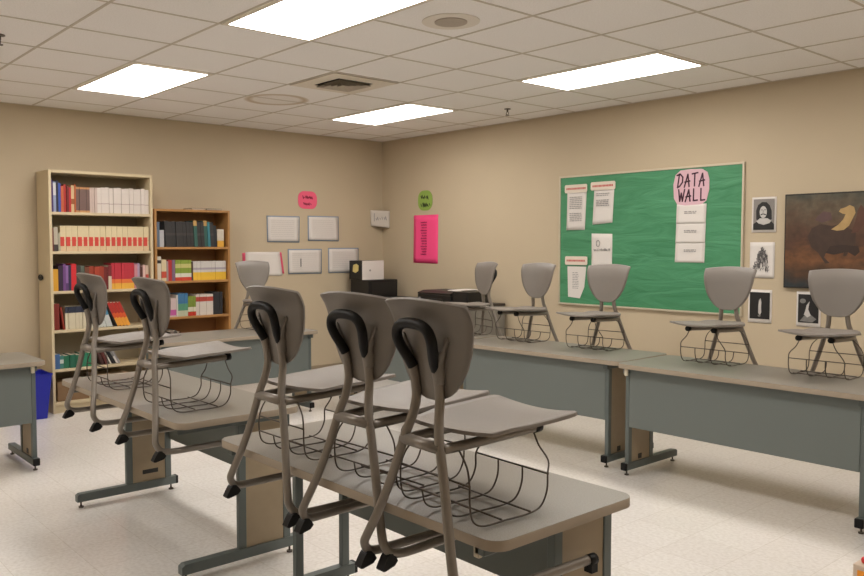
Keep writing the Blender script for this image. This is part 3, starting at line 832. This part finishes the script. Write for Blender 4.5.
# ------------------------------------------------------------------ cabinet and machines in the corner
def cabinet(x0, x1, label):
    r = tag(empty('storage_cabinet', ((x0+x1)/2, -0.41, 0)), label, 'cabinet', 'grey cabinets in the corner')
    a = (x1-x0)/2
    bm = bmesh.new(); bbox(bm, -a, a, -0.18, 0.37, 0.0, 0.845, 0.003); obj('body', bm, M_grey, r)
    bm = bmesh.new(); bbox(bm, -a, a, -0.195, 0.38, 0.845, 0.87, 0.004); obj('worktop', bm, M_darktop, r)
    for s in (-1, 1):
        bm = bmesh.new(); bbox(bm, min(s*0.006, s*(a-.01)), max(s*0.006, s*(a-.01)), -0.196, -0.181, 0.07, 0.83, 0.003)
        d = obj('door', bm, mat('cabinet_door_grey', (140, 137, 130), 0.45), r)
        bm = bmesh.new(); tube(bm, [(s*0.04, -0.196, 0.5), (s*0.04, -0.213, 0.51), (s*0.04, -0.213, 0.6), (s*0.04, -0.196, 0.61)], 0.005, 8); obj('handle', bm, M_wire, d)
    return r
cabinet(0.015, 1.03, 'grey cabinet in the far corner under the black box stack')
cabinet(1.035, 2.02, 'grey cabinet under the black printer, behind the far table')
r = tag(empty('storage_box', (0.26, -0.335, 0.8705)), 'wide black box on the corner cabinet under a smaller box', 'box')
bm = bmesh.new(); bbox(bm, -0.14, 0.20, -0.235, 0.185, 0, 0.2, 0.006); obj('body', bm, M_black, r)
bm = bmesh.new(); bbox(bm, 0.201, 0.206, -0.20, 0.15, 0.03, 0.17, 0.002); obj('front_panel', bm, M_dark, r)
r = tag(empty('file_box', (0.225, -0.445, 1.071)), 'small box with black side and white front stacked on the wide black box', 'box')
bm = bmesh.new(); bbox(bm, -0.09, 0.145, -0.155, 0.155, 0, 0.215, 0.003); obj('body', bm, M_black, r)
bm = bmesh.new(); bbox(bm, 0.1455, 0.150, -0.15, 0.16, 0.0, 0.215, 0.001); fp = obj('white_front', bm, M_paper, r)
bm = bmesh.new(); disc(bm, 0.012, 0, 0.002, 12, mtx=Matrix.Translation((0.150, -0.04, 0.105)) @ Matrix.Rotation(R(90), 4, 'Y')); obj('finger_hole', bm, M_ink, fp)
bm = bmesh.new(); prism(bm, [(-0.05, 0.09), (0.0, 0.075), (0.055, 0.1), (0.06, 0.16), (0.02, 0.18), (-0.04, 0.165)], 0, 0.002, mtx=Matrix.Translation((0.03, -0.1565, 0)) @ Matrix.Rotation(R(90), 4, 'X'))
obj('yellow_sticker', bm, mat('yellow_sticker', (222, 204, 130), 0.6), r)
# flat keyboard-like device between
r = tag(empty('laptop', (0.85, -0.38, 0.8705)), 'closed dark laptop lying on the corner cabinet', 'laptop')
bm = bmesh.new(); bbox(bm, -0.19, 0.19, -0.13, 0.13, 0, 0.012, 0.004); obj('base', bm, M_dark, r)
bm = bmesh.new(); bbox(bm, -0.19, 0.19, -0.13, 0.13, 0.013, 0.02, 0.003); obj('lid', bm, M_dark, r)
# printer
r = tag(empty('printer', (1.55, -0.37, 0.8705)), 'wide black printer on the corner cabinet with white paper on top', 'printer')
bm = bmesh.new(); bbox(bm, -0.27, 0.23, -0.2, 0.2, 0, 0.085, 0.01, seg=2); obj('body', bm, M_black, r)
bm = bmesh.new(); prism(bm, [(-0.2, 0.086), (0.2, 0.086), (0.2, 0.125), (-0.12, 0.125), (-0.2, 0.105)], -0.265, 0.225, mtx=Matrix(((0, 0, 1, 0), (1, 0, 0, 0), (0, 1, 0, 0), (0, 0, 0, 1)))); obj('lid', bm, M_dark, r)
bm = bmesh.new(); bbox(bm, -0.1, 0.12, -0.215, -0.2, 0.02, 0.05, 0.003); obj('paper_tray', bm, M_dark, r)
bm = bmesh.new(); bbox(bm, -0.25, -0.22, -0.2035, -0.2, 0.035, 0.055, 0.001); obj('control_button', bm, M_ink, r)
ps = empty('paper_stack', (1.72, -0.33, 0.9965)); tag(ps, 'white paper sheets piled on the black printer', 'paper')
bm = bmesh.new(); bbox(bm, -0.09, 0.09, -0.14, 0.14, 0, 0.008, 0.001)
box(bm, -0.08, 0.10, -0.13, 0.13, 0.0085, 0.012, mtx=Matrix.Rotation(R(6), 4, 'Z')); obj('sheets', bm, M_paper, ps)
r = tag(empty('speaker_box', (1.90, -0.40, 0.8705)), 'black box standing at the right end of the cabinet beside the printer', 'box')
bm = bmesh.new(); bbox(bm, -0.11, 0.11, -0.16, 0.16, 0, 0.13, 0.008, seg=2); obj('body', bm, M_black, r)
bm = bmesh.new(); bbox(bm, -0.09, 0.09, -0.164, -0.1605, 0.02, 0.11, 0.001); obj('front_grille', bm, M_dark, r)

# ------------------------------------------------------------------ things on the walls
# plane frames: right wall -> u = +x, v = z, normal -y ; left wall -> u = +y, v = z, normal +x
def wallR(off=0.0): return Matrix(((1, 0, 0, 0), (0, 0, -1, -off), (0, 1, 0, 0), (0, 0, 0, 1)))
def wallL(off=0.0): return Matrix(((0, 0, 1, off), (1, 0, 0, 0), (0, 1, 0, 0), (0, 0, 0, 1)))
def sheet_mesh(bm, pts, mt, th=0.0012, n=8, curl=0.004, mi=0):
    """quad outline (tl,tr,br,bl) as a slightly curling sheet standing off the plane"""
    tl, tr, br, bl = [Vector((p[0], p[1], 0)) for p in pts]
    grid = []
    for i in range(n+1):
        a = i/n; row_ = []
        for j in range(n+1):
            b = j/n
            p = (bl.lerp(br, b)).lerp(tl.lerp(tr, b), a)
            p.z = 0.0015 + th + curl*((1-a)**2)*0.6
            row_.append(mt @ p)
        grid.append(row_)
    shell(bm, grid, th, mi)
def lines(bm, x0, x1, ys, mt, h=0.006, z=0.008, dash=True, rr=rnd):
    for y in ys:
        x = x0
        while x < x1-0.004:
            L_ = min(rr.uniform(0.012, 0.035), x1-x)
            box(bm, x, x+L_, y, y+h, z, z+0.0006, mtx=mt); x += L_+rr.uniform(0.004, 0.008)
            if not dash: pass
def stroke(bm, pts, wdt, mt, z=0.006):
    for a, b in zip(pts[:-1], pts[1:]):
        a = Vector(a); b = Vector(b); d = b-a
        if d.length < 1e-6: continue
        d.normalize(); nrm = Vector((-d.y, d.x))*wdt/2
        a2 = a-d*wdt*0.3; b2 = b+d*wdt*0.3
        q = [a2+nrm, a2-nrm, b2-nrm, b2+nrm]
        prism(bm, [(p.x, p.y) for p in q], z, z+0.0008, mtx=mt)
LET = {'D': [[(.0, 0), (.28, 1.02)], [(-.15, .9), (.4, 1.0), (.85, .75), (.8, .35), (.35, .05), (-.05, -.05)]], 'A': [[(-.08, -.05), (.5, .95), (.72, -.02)], [(.0, .35), (.85, .42)]],
       'T': [[(.4, 0), (.45, 1)], [(0, .95), (.95, 1.02)]], 'W': [[(0, 1), (.2, 0), (.45, .7), (.65, 0), (1, 1)]], 'L': [[(.1, 1), (.08, .02), (.75, .05)]]}
def write(bm, txt, x, y, wd, ht, wdt, mt, gap=0.28, z=0.006):
    for ch in txt:
        for s in LET[ch]:
            stroke(bm, [(x+p[0]*wd, y+p[1]*ht) for p in s], wdt, mt, z)
        x += wd*(1+gap)
def squiggle(bm, x0, x1, y, h_, wdt, mt, seed=1, z=0.006):
    rr = random.Random(seed); x = x0; P = []
    while x < x1:
        P.append((x, y+rr.uniform(0.5, 1)*h_)); x += h_*0.22; P.append((x, y+rr.uniform(0, 0.35)*h_)); x += h_*0.2
        if rr.random() < 0.22 and len(P) > 1:
            stroke(bm, P, wdt, mt, z); P = []; x += h_*0.15
    if len(P) > 1: stroke(bm, P, wdt, mt, z)

def sheet(name, label, cat, pts, mt, m, group=None, text=(), inkm=None, curl=0.004, extra=None):
    bm = bmesh.new(); sheet_mesh(bm, pts, mt, curl=curl)
    o = obj(name, bm, m); tag(o, label, cat, group)
    if text:
        bm = bmesh.new(); rr = random.Random(len(label))
        for (x0, x1, ya, yb, st, hh) in text:
            y = ya
            while y > yb:
                lines(bm, x0, x1, [y], mt, hh, z=0.0055+curl*0.6, rr=rr); y -= st
        obj('printed_text', bm, inkm or M_ink, o)
    if extra: extra(o, mt)
    return o

# bulletin board
BX0, BX1, BZ0, BZ1 = 2.685, 4.495, 0.90, 2.105
bd = tag(empty('bulletin_board', ((BX0+BX1)/2, 0, BZ0)), 'large bulletin board covered in green paper on the right wall', 'bulletin board')
hw, hh = (BX1-BX0)/2, BZ1-BZ0
bm = bmesh.new(); box(bm, -hw+.012, hw-.012, -0.014, -0.001, 0.012, hh-.012); obj('green_paper', bm, M_board, bd)
bm = bmesh.new(); f = 0.016
bbox(bm, -hw, hw, -0.022, -0.001, 0, f, 0.002); bbox(bm, -hw, hw, -0.022, -0.001, hh-f, hh, 0.002)
bbox(bm, -hw, -hw+f, -0.022, -0.001, f, hh-f, 0.002); bbox(bm, hw-f, hw, -0.022, -0.001, f, hh-f, 0.002)
obj('frame', bm, M_frame, bd)
WB = wallR(0.0135)
WR = wallR(0.0)
WL = wallL(0.0)
GN = 'notices pinned on the green board'
sheet('notice', 'tall white notice under a red-lettered heading, top left corner of the green board', 'notice', [(2.78, 1.965), (3.0, 1.965), (2.985, 1.60), (2.775, 1.60)], WB, M_paper, GN, [(2.81, 2.95, 1.90, 1.79, 0.017, 0.007), (2.81, 2.95, 1.75, 1.68, 0.017, 0.007)])
sheet('notice', 'white notice under a red-lettered heading, second from left at the top of the board', 'notice', [(3.085, 1.965), (3.30, 1.965), (3.285, 1.66), (3.07, 1.645)], WB, M_paper, GN, [(3.11, 3.25, 1.92, 1.89, 0.017, 0.007), (3.11, 3.25, 1.86, 1.80, 0.016, 0.008)])
def strip(label, x0, x1, z0, z1):
    bm = bmesh.new(); prism(bm, rrect(x0, x1, z0, z1, 0.015, 4), 0.0085, 0.011, mtx=WB)
    o = obj('heading_strip', bm, M_cream); tag(o, label, 'sign', 'heading strips on the green board')
    bm = bmesh.new(); rr = random.Random(int(x0*100)); x = x0+0.02
    while x < x1-0.025:
        L_ = rr.uniform(0.008, 0.013); box(bm, x, x+L_, (z0+z1)/2-0.009, (z0+z1)/2+0.009, 0.0112, 0.0118, mtx=WB); x += L_+0.004
    obj('red_lettering', bm, M_redink, o)
strip('cream heading strip above the tall notice in the top left of the green board', 2.755, 3.01, 1.945, 2.02)
strip('cream heading strip above the second notice from left at the top of the green board', 3.05, 3.315, 1.955, 2.03)
strip('cream heading strip above the notch-cornered sheet at the lower left of the board', 2.765, 3.02, 1.275, 1.355)
def logo(o, mt):
    bm = bmesh.new()
    for k in range(5):
        a = k*1.2; tube(bm, [mt @ Vector((3.135+0.022*math.cos(a+t*.5)*(1-.1*t), 1.475+0.028*math.sin(a+t*.5), 0.008)) for t in range(4)], 0.003, 5)
    squiggle(bm, 3.09, 3.26, 1.405, 0.028, 0.005, mt, 7, 0.0085)
    obj('printed_emblem', bm, M_ink, o)
sheet('notice', 'white sheet with a small grey emblem in the middle left of the green board', 'notice', [(3.06, 1.565), (3.285, 1.56), (3.285, 1.20), (3.065, 1.20)], WB, M_paper, GN, extra=logo)
bm = bmesh.new(); prism(bm, [(2.80, 0.975), (2.935, 0.965), (2.985, 1.07), (3.005, 1.26), (2.79, 1.26)], 0.004, 0.0052, mtx=WB)
o = obj('notice', bm, M_paper); tag(o, 'white sheet with a cut lower corner near the bottom left of the green board', 'notice', GN)
bm = bmesh.new(); lines(bm, 2.85, 2.92, [1.20-0.016*k for k in range(10)], WB, 0.006, 0.0054); obj('printed_text', bm, M_ink, o)
GD_ = 'white sheets hanging below the data wall sign'
for k, (za, zb, xs, ttl) in enumerate(((1.795, 1.635, 0.0, 'topmost'), (1.64, 1.475, -0.004, 'middle'), (1.48, 1.315, -0.008, 'lowest'))):
    sheet('notice', '%s of three white sheets joined in a column below the pink sign' % ttl, 'notice', [(3.92+xs, za), (4.185+xs, za), (4.18+xs, zb), (3.915+xs, zb)], wallR(0.0135-0.0016*k + 0.003), M_paper, GD_, [(3.99, 4.10, za-0.065, za-0.09, 0.013, 0.007)], curl=0.001)
sg = empty('data_wall_sign', (0, 0, 0)); tag(sg, 'pale pink rounded sign lettered DATA WALL on the green board', 'sign')
bm = bmesh.new(); prism(bm, [(3.885+(x)*0.32, 1.79+y*0.285) for x, y in [(.12, .02), (.35, -.02), (.8, .0), (.93, .1), (1.0, .4), (1.0, .7), (.95, .9), (.8, 1.0), (.5, 1.02), (.2, 1.0), (.06, .88), (0, .6), (0.02, .2)]], 0.004, 0.0065, mtx=WB)
obj('paper', bm, M_palepink, sg)
bm = bmesh.new()
write(bm, 'DATA', 3.925, 1.94, 0.054, 0.105, 0.0125, WB, gap=0.2, z=0.0066)
write(bm, 'WALL', 3.935, 1.82, 0.054, 0.098, 0.0125, WB, gap=0.2, z=0.0066)
obj('hand_lettering', bm, M_marker, sg)

# framed photocopies on the right wall
def photo(label, x0, x1, z0, z1, art):
    r = tag(empty('printed_picture', ((x0+x1)/2, 0, z0)), label, 'picture', 'black and white pictures right of the green board')
    w_, h_ = (x1-x0)/2, z1-z0
    bm = bmesh.new(); sheet_mesh(bm, [(-w_, h_), (w_, h_), (w_, 0), (-w_, 0)], WR, curl=0.003)
    obj('sheet', bm, M_paper, r)
    art(r, w_, h_)
def flat(name, pts, m, par, z):
    bm = bmesh.new(); prism(bm, pts, z, z+0.0006, mtx=WR); return obj(name, bm, m, par)
def ell(cx, cz, a, b, n=20): return [(cx+a*math.cos(2*math.pi*k/n), cz+b*math.sin(2*math.pi*k/n)) for k in range(n)]
def art_portrait(r, w_, h_):
    m_ = 0.014
    flat('photo_background', [(-w_+m_, .02), (w_-m_, .02), (w_-m_, h_-.015), (-w_+m_, h_-.015)], mat('photo_mid', (136, 130, 126), 0.6, noise=.1, nscale=20), r, 0.0070)
    flat('hair', [(-.058, .10), (-.06, .17), (-.045, .21), (-.015, .232), (.02, .23), (.045, .205), (.06, .165), (.062, .10), (.03, .085), (-.03, .085)], M_photo_black, r, 0.0078)
    flat('face', ell(-.004, .155, .028, .046), M_photo_light, r, 0.0086)
    flat('coat', [(-w_+m_, .02), (w_-m_, .02), (w_-m_, .06), (.06, .085), (-.05, .085), (-w_+m_, .065)], M_photo_black, r, 0.0086)
    flat('collar', [(-.055, .085), (-.04, .07), (0, .058), (.045, .07), (.06, .088), (.03, .108), (-.03, .108)], M_photo_light, r, 0.0094)
    bm = bmesh.new()
    stroke(bm, [(-.022, .135), (-.004, .142), (.016, .135)], 0.007, WR, 0.0094)
    stroke(bm, [(-.02, .172), (-.008, .172)], 0.004, WR, 0.0094); stroke(bm, [(.004, .172), (.015, .172)], 0.004, WR, 0.0094)
    stroke(bm, [(-.003, .168), (-.006, .150)], 0.003, WR, 0.0094)
    obj('face_features', bm, M_photo_black, r)
def art_cluster(r, w_, h_):
    bm = bmesh.new(); rr = random.Random(3)
    for k in range(110):
        t = rr.random(); zz = 0.045+0.17*t; sp_ = 0.072*(1-t)**0.6
        x = rr.uniform(-sp_, sp_); L_ = rr.uniform(.008, .02)
        stroke(bm, [(x, zz), (x+rr.uniform(-.006, .006), zz+L_), (x+rr.uniform(-.01, .01), zz+L_*1.5)], rr.uniform(.003, .007), WR, 0.0072+0.00002*k)
    obj('ink_drawing', bm, mat('ink_grey', (104, 101, 100), 0.7), r)
def art_dark(seed, big):
    def f(r, w_, h_):
        m_ = 0.014
        flat('photo_background', [(-w_+m_, .03), (w_-m_, .03), (w_-m_, h_-.02), (-w_+m_, h_-.02)], M_photo_black, r, 0.0075)
        if not big:
            flat('face', [(-.010, .075), (.004, .06), (.014, .08), (.012, .12), (.014, .16), (.006, .19), (-.006, .17), (-.010, .13)], M_photo_light, r, 0.0084)
            flat('hand', ell(-.002, .055, .012, .009, 10), M_photo_grey, r, 0.0084)
        else:
            flat('grey_figure', [(-.06, .04), (.03, .035), (.06, .06), (.02, .09), (-.03, .08)], M_photo_grey, r, 0.0083)
            flat('pale_highlight', [(-.03, .09), (-.005, .07), (.02, .085), (.0, .13), (.01, .19), (-.012, .16), (-.02, .12)], M_photo_light, r, 0.0090)
            flat('upper_grey', ell(-.04, .19, .022, .018, 12), M_photo_grey, r, 0.0083)
    return f
photo('printed portrait of a long-haired person in white collar, topmost beside the green board', 4.555, 4.745, 1.555, 1.825, art_portrait)
photo('printed ink drawing of a branching cluster below the white-collared portrait', 4.545, 4.738, 1.205, 1.48, art_cluster)
photo('dark printed portrait with a pale face at the bottom of the column beside the board', 4.54, 4.725, 0.86, 1.115, art_dark(1, False))
photo('dark printed picture partly hidden behind the chair under the painting', 4.91, 5.085, 0.855, 1.115, art_dark(2, True))

# painting
pt = tag(empty('painting', (4.82, 0, 1.14)), 'dark unframed canvas painting with a pale horse on the right wall', 'painting')
PW, PH = 1.02, 0.695
bm = bmesh.new(); bbox(bm, 0, PW, -0.03, -0.001, 0, PH, 0.003); obj('canvas_edge', bm, mat('canvas_edge', (40, 34, 30), 0.6), pt)
bm = bmesh.new(); box(bm, 0.01, PW-0.01, -0.032, -0.0295, 0.01, PH-0.01); obj('canvas', bm, M_painting, pt)
WP = wallR(0.032)
def pflat(name, pts, rgb, z):
    bm = bmesh.new(); prism(bm, pts, z, z+0.0006, mtx=WP)
    return obj(name, bm, mat('paint_%d_%d_%d' % rgb, rgb, 0.5, noise=0.3, nscale=22), pt)
pflat('brown_horse', [(.17, .38), (.2, .44), (.26, .47), (.34, .455), (.40, .47), (.46, .43), (.50, .42), (.50, .33), (.47, .30), (.44, .24), (.42, .24), (.43, .30), (.38, .29), (.31, .28), (.29, .23), (.33, .19), (.30, .185), (.25, .26), (.2, .30)], (66, 48, 38), 0.0006)
pflat('pale_horse', [(.335, .43), (.375, .42), (.42, .425), (.455, .455), (.475, .50), (.495, .545), (.485, .585), (.455, .60), (.43, .585), (.395, .575), (.385, .555), (.41, .54), (.43, .535), (.415, .50), (.385, .465)], (176, 146, 96), 0.0013)
pflat('rider', [(.47, .40), (.52, .41), (.56, .47), (.56, .56), (.53, .60), (.51, .56), (.50, .50)], (88, 56, 42), 0.002)
pflat('dark_legs', [(.30, .26), (.36, .25), (.45, .27), (.50, .24), (.53, .27), (.52, .31), (.42, .32), (.33, .31)], (54, 38, 30), 0.002)
pflat('purple_cloud', [(.22, .50), (.27, .48), (.34, .50), (.33, .55), (.28, .56), (.24, .53)], (92, 68, 66), 0.0006)

# pink / green signs near the corner
sg = empty('pink_list_sign', (0, 0, 0)); tag(sg, 'hot pink rectangular poster on the right wall near the corner', 'poster')
bm = bmesh.new(); sheet_mesh(bm, [(.575, 1.80), (.985, 1.80), (.98, 1.255), (.57, 1.26)], WR, curl=0.004); obj('paper', bm, M_pink, sg)
bm = bmesh.new()
for k in range(13): squiggle(bm, .70+.01*(k % 3), .80, 1.71-.03*k, .014, .004, WR, k+3, 0.009)
obj('hand_lettering', bm, mat('pink_ink', (190, 36, 92), 0.7), sg)
sg = empty('green_sign', (0, 0, 0)); tag(sg, 'lime green rounded sign above the hot pink poster', 'sign')
bm = bmesh.new(); prism(bm, rrect(.65, .89, 1.85, 2.075, .09, 6), .003, .0055, mtx=WR); obj('paper', bm, M_green, sg)
bm = bmesh.new(); squiggle(bm, .70, .84, 1.975, .05, .010, WR, 5, .0057); obj('hand_lettering', bm, mat('green_ink', (48, 60, 34), 0.7), sg)
bm = bmesh.new(); squiggle(bm, .70, .85, 1.89, .05, .010, WR, 9, .0057); obj('hand_lettering', bm, MATS['green_ink'], sg)
sg = empty('round_pink_sign', (0, 0, 0)); tag(sg, 'rose pink rounded sign above the blue-edged sheets on the left wall', 'sign')
bm = bmesh.new(); prism(bm, rrect(-1.20, -.95, 1.865, 2.06, .075, 6), .003, .0055, mtx=WL); obj('paper', bm, M_pinkround, sg)
bm = bmesh.new(); squiggle(bm, -1.14, -1.01, 1.975, .035, .008, WL, 15, .0057); obj('hand_lettering', bm, mat('rose_ink', (150, 40, 66), 0.7), sg)
bm = bmesh.new(); squiggle(bm, -1.13, -1.03, 1.905, .035, .008, WL, 19, .0057); obj('hand_lettering', bm, MATS['rose_ink'], sg)

def blue_sheet(label, y0_, y1_, z0, z1, mark=False, dx=0.0):
    s = empty('student_work_sheet', (0, 0, 0)); tag(s, label, 'poster', 'blue-edged sheets on the left wall')
    bm = bmesh.new(); sheet_mesh(bm, [(y0_+dx, z1), (y1_, z1), (y1_-dx, z0), (y0_+dx*1.5, z0+.005)], WL, curl=0.006); obj('blue_backing', bm, M_bluebacking, s)
    e = .013
    bm = bmesh.new(); sheet_mesh(bm, [(y0_+dx+e, z1-e), (y1_-e, z1-e), (y1_-dx-e, z0+e), (y0_+dx*1.5+e, z0+.005+e)], wallL(.0022), curl=0.006); obj('white_sheet', bm, M_paper, s)
    bm = bmesh.new(); lines(bm, y0_+.06, y1_-.08, [z1-.05-.022*k for k in range(9)], WL, .003, .012, rr=random.Random(4)); obj('faint_writing', bm, mat('faint_ink', (200, 194, 190), 0.8), s)
    if mark:
        bm = bmesh.new(); stroke(bm, [(y0_+.17, z0+.17), (y0_+.17, z0+.085)], .010, WL, .0135); obj('black_mark', bm, M_blackink, s)
blue_sheet('blue-edged white sheet on the left wall, upper row, left one', -1.61, -1.18, 1.49, 1.78, dx=.008)
blue_sheet('blue-edged white sheet on the left wall, upper row, right one', -1.075, -.65, 1.505, 1.79)
blue_sheet('blue-edged white sheet with a short black stroke, lower row, left one', -1.345, -.885, 1.14, 1.42, True, dx=.006)
blue_sheet('blue-edged white sheet partly behind the stacked box, lower row, right one', -.80, -.365, 1.14, 1.43)
s = empty('pink_edged_sheet', (0, 0, 0)); tag(s, 'white sheet with pink sides on the left wall behind the far chair', 'poster')
bm = bmesh.new(); sheet_mesh(bm, [(-1.90, 1.38), (-1.42, 1.385), (-1.385, 1.15), (-1.895, 1.26)], WL, curl=.003); obj('pink_backing', bm, M_pinkround, s)
bm = bmesh.new(); sheet_mesh(bm, [(-1.865, 1.39), (-1.445, 1.388), (-1.41, 1.13), (-1.865, 1.14)], wallL(.003), curl=.003); obj('white_sheet', bm, M_paper, s)
# sheet spanning the corner
d45 = Matrix.Translation((0.0, -0.19, 0)) @ Matrix.Rotation(R(53), 4, 'Z') @ Matrix(((1, 0, 0, 0), (0, 0, -1, 0), (0, 1, 0, 0), (0, 0, 0, 1)))
s = empty('corner_sign', (0, 0, 0)); tag(s, 'small white hand-lettered sign taped across the far corner of the room', 'sign')
bm = bmesh.new(); sheet_mesh(bm, [(0.005, 1.875), (0.235, 1.865), (0.23, 1.665), (0.01, 1.69)], d45, curl=.003); obj('paper', bm, mat('dull_white_paper', (206, 198, 188), 0.7), s)
bm = bmesh.new(); stroke(bm, [(.05, 1.835), (.05, 1.745)], .008, d45, .0095); squiggle(bm, .07, .19, 1.755, .045, .007, d45, 31, .0095); obj('hand_lettering', bm, M_ink, s)

# ------------------------------------------------------------------ clutter cut by the lower right corner
cx, cy = 6.285, -2.385
r = tag(empty('craft_box', (cx, cy, 0)), 'beige box with an orange patch cut off by the lower right corner of the photo', 'box')
bm = bmesh.new(); bbox(bm, 0, 0.30, -0.15, 0.15, 0, 0.12, 0.003); obj('body', bm, mat('beige_box', (205, 186, 166), 0.6), r)
bm = bmesh.new(); bbox(bm, 0.018, 0.16, -0.152, -0.149, 0.01, 0.098, 0.001); obj('orange_patch', bm, mat('orange_patch', (236, 150, 36), 0.6), r)

bl = tag(empty('toy_ball', (6.322, -2.505, 0.1205)), 'small red ball on the beige box in the lower right corner', 'ball')
bm = bmesh.new(); bmesh.ops.create_uvsphere(bm, u_segments=20, v_segments=12, radius=0.016)
for v in bm.verts: v.co.z += 0.016
for f in bm.faces: f.smooth = True
obj('ball', bm, mat('red_plastic', (206, 26, 34), 0.4), bl)
bt = tag(empty('glue_bottle', (6.328, -2.466, 0.1205)), 'slim green bottle behind the red ball in the lower right corner', 'bottle')
bm = bmesh.new(); tube(bm, [(0, 0, 0), (0, 0, 0.002), (0, 0, 0.07), (0, 0, 0.08)], [0.016, 0.018, 0.018, 0.010], 20)
obj('body', bm, mat('green_plastic', (70, 128, 62), 0.45), bt)
bm = bmesh.new(); tube(bm, [(0, 0, 0.079), (0, 0, 0.10)], [0.010, 0.007], 16)
obj('cap', bm, mat('green_cap', (58, 112, 54), 0.45), bt)
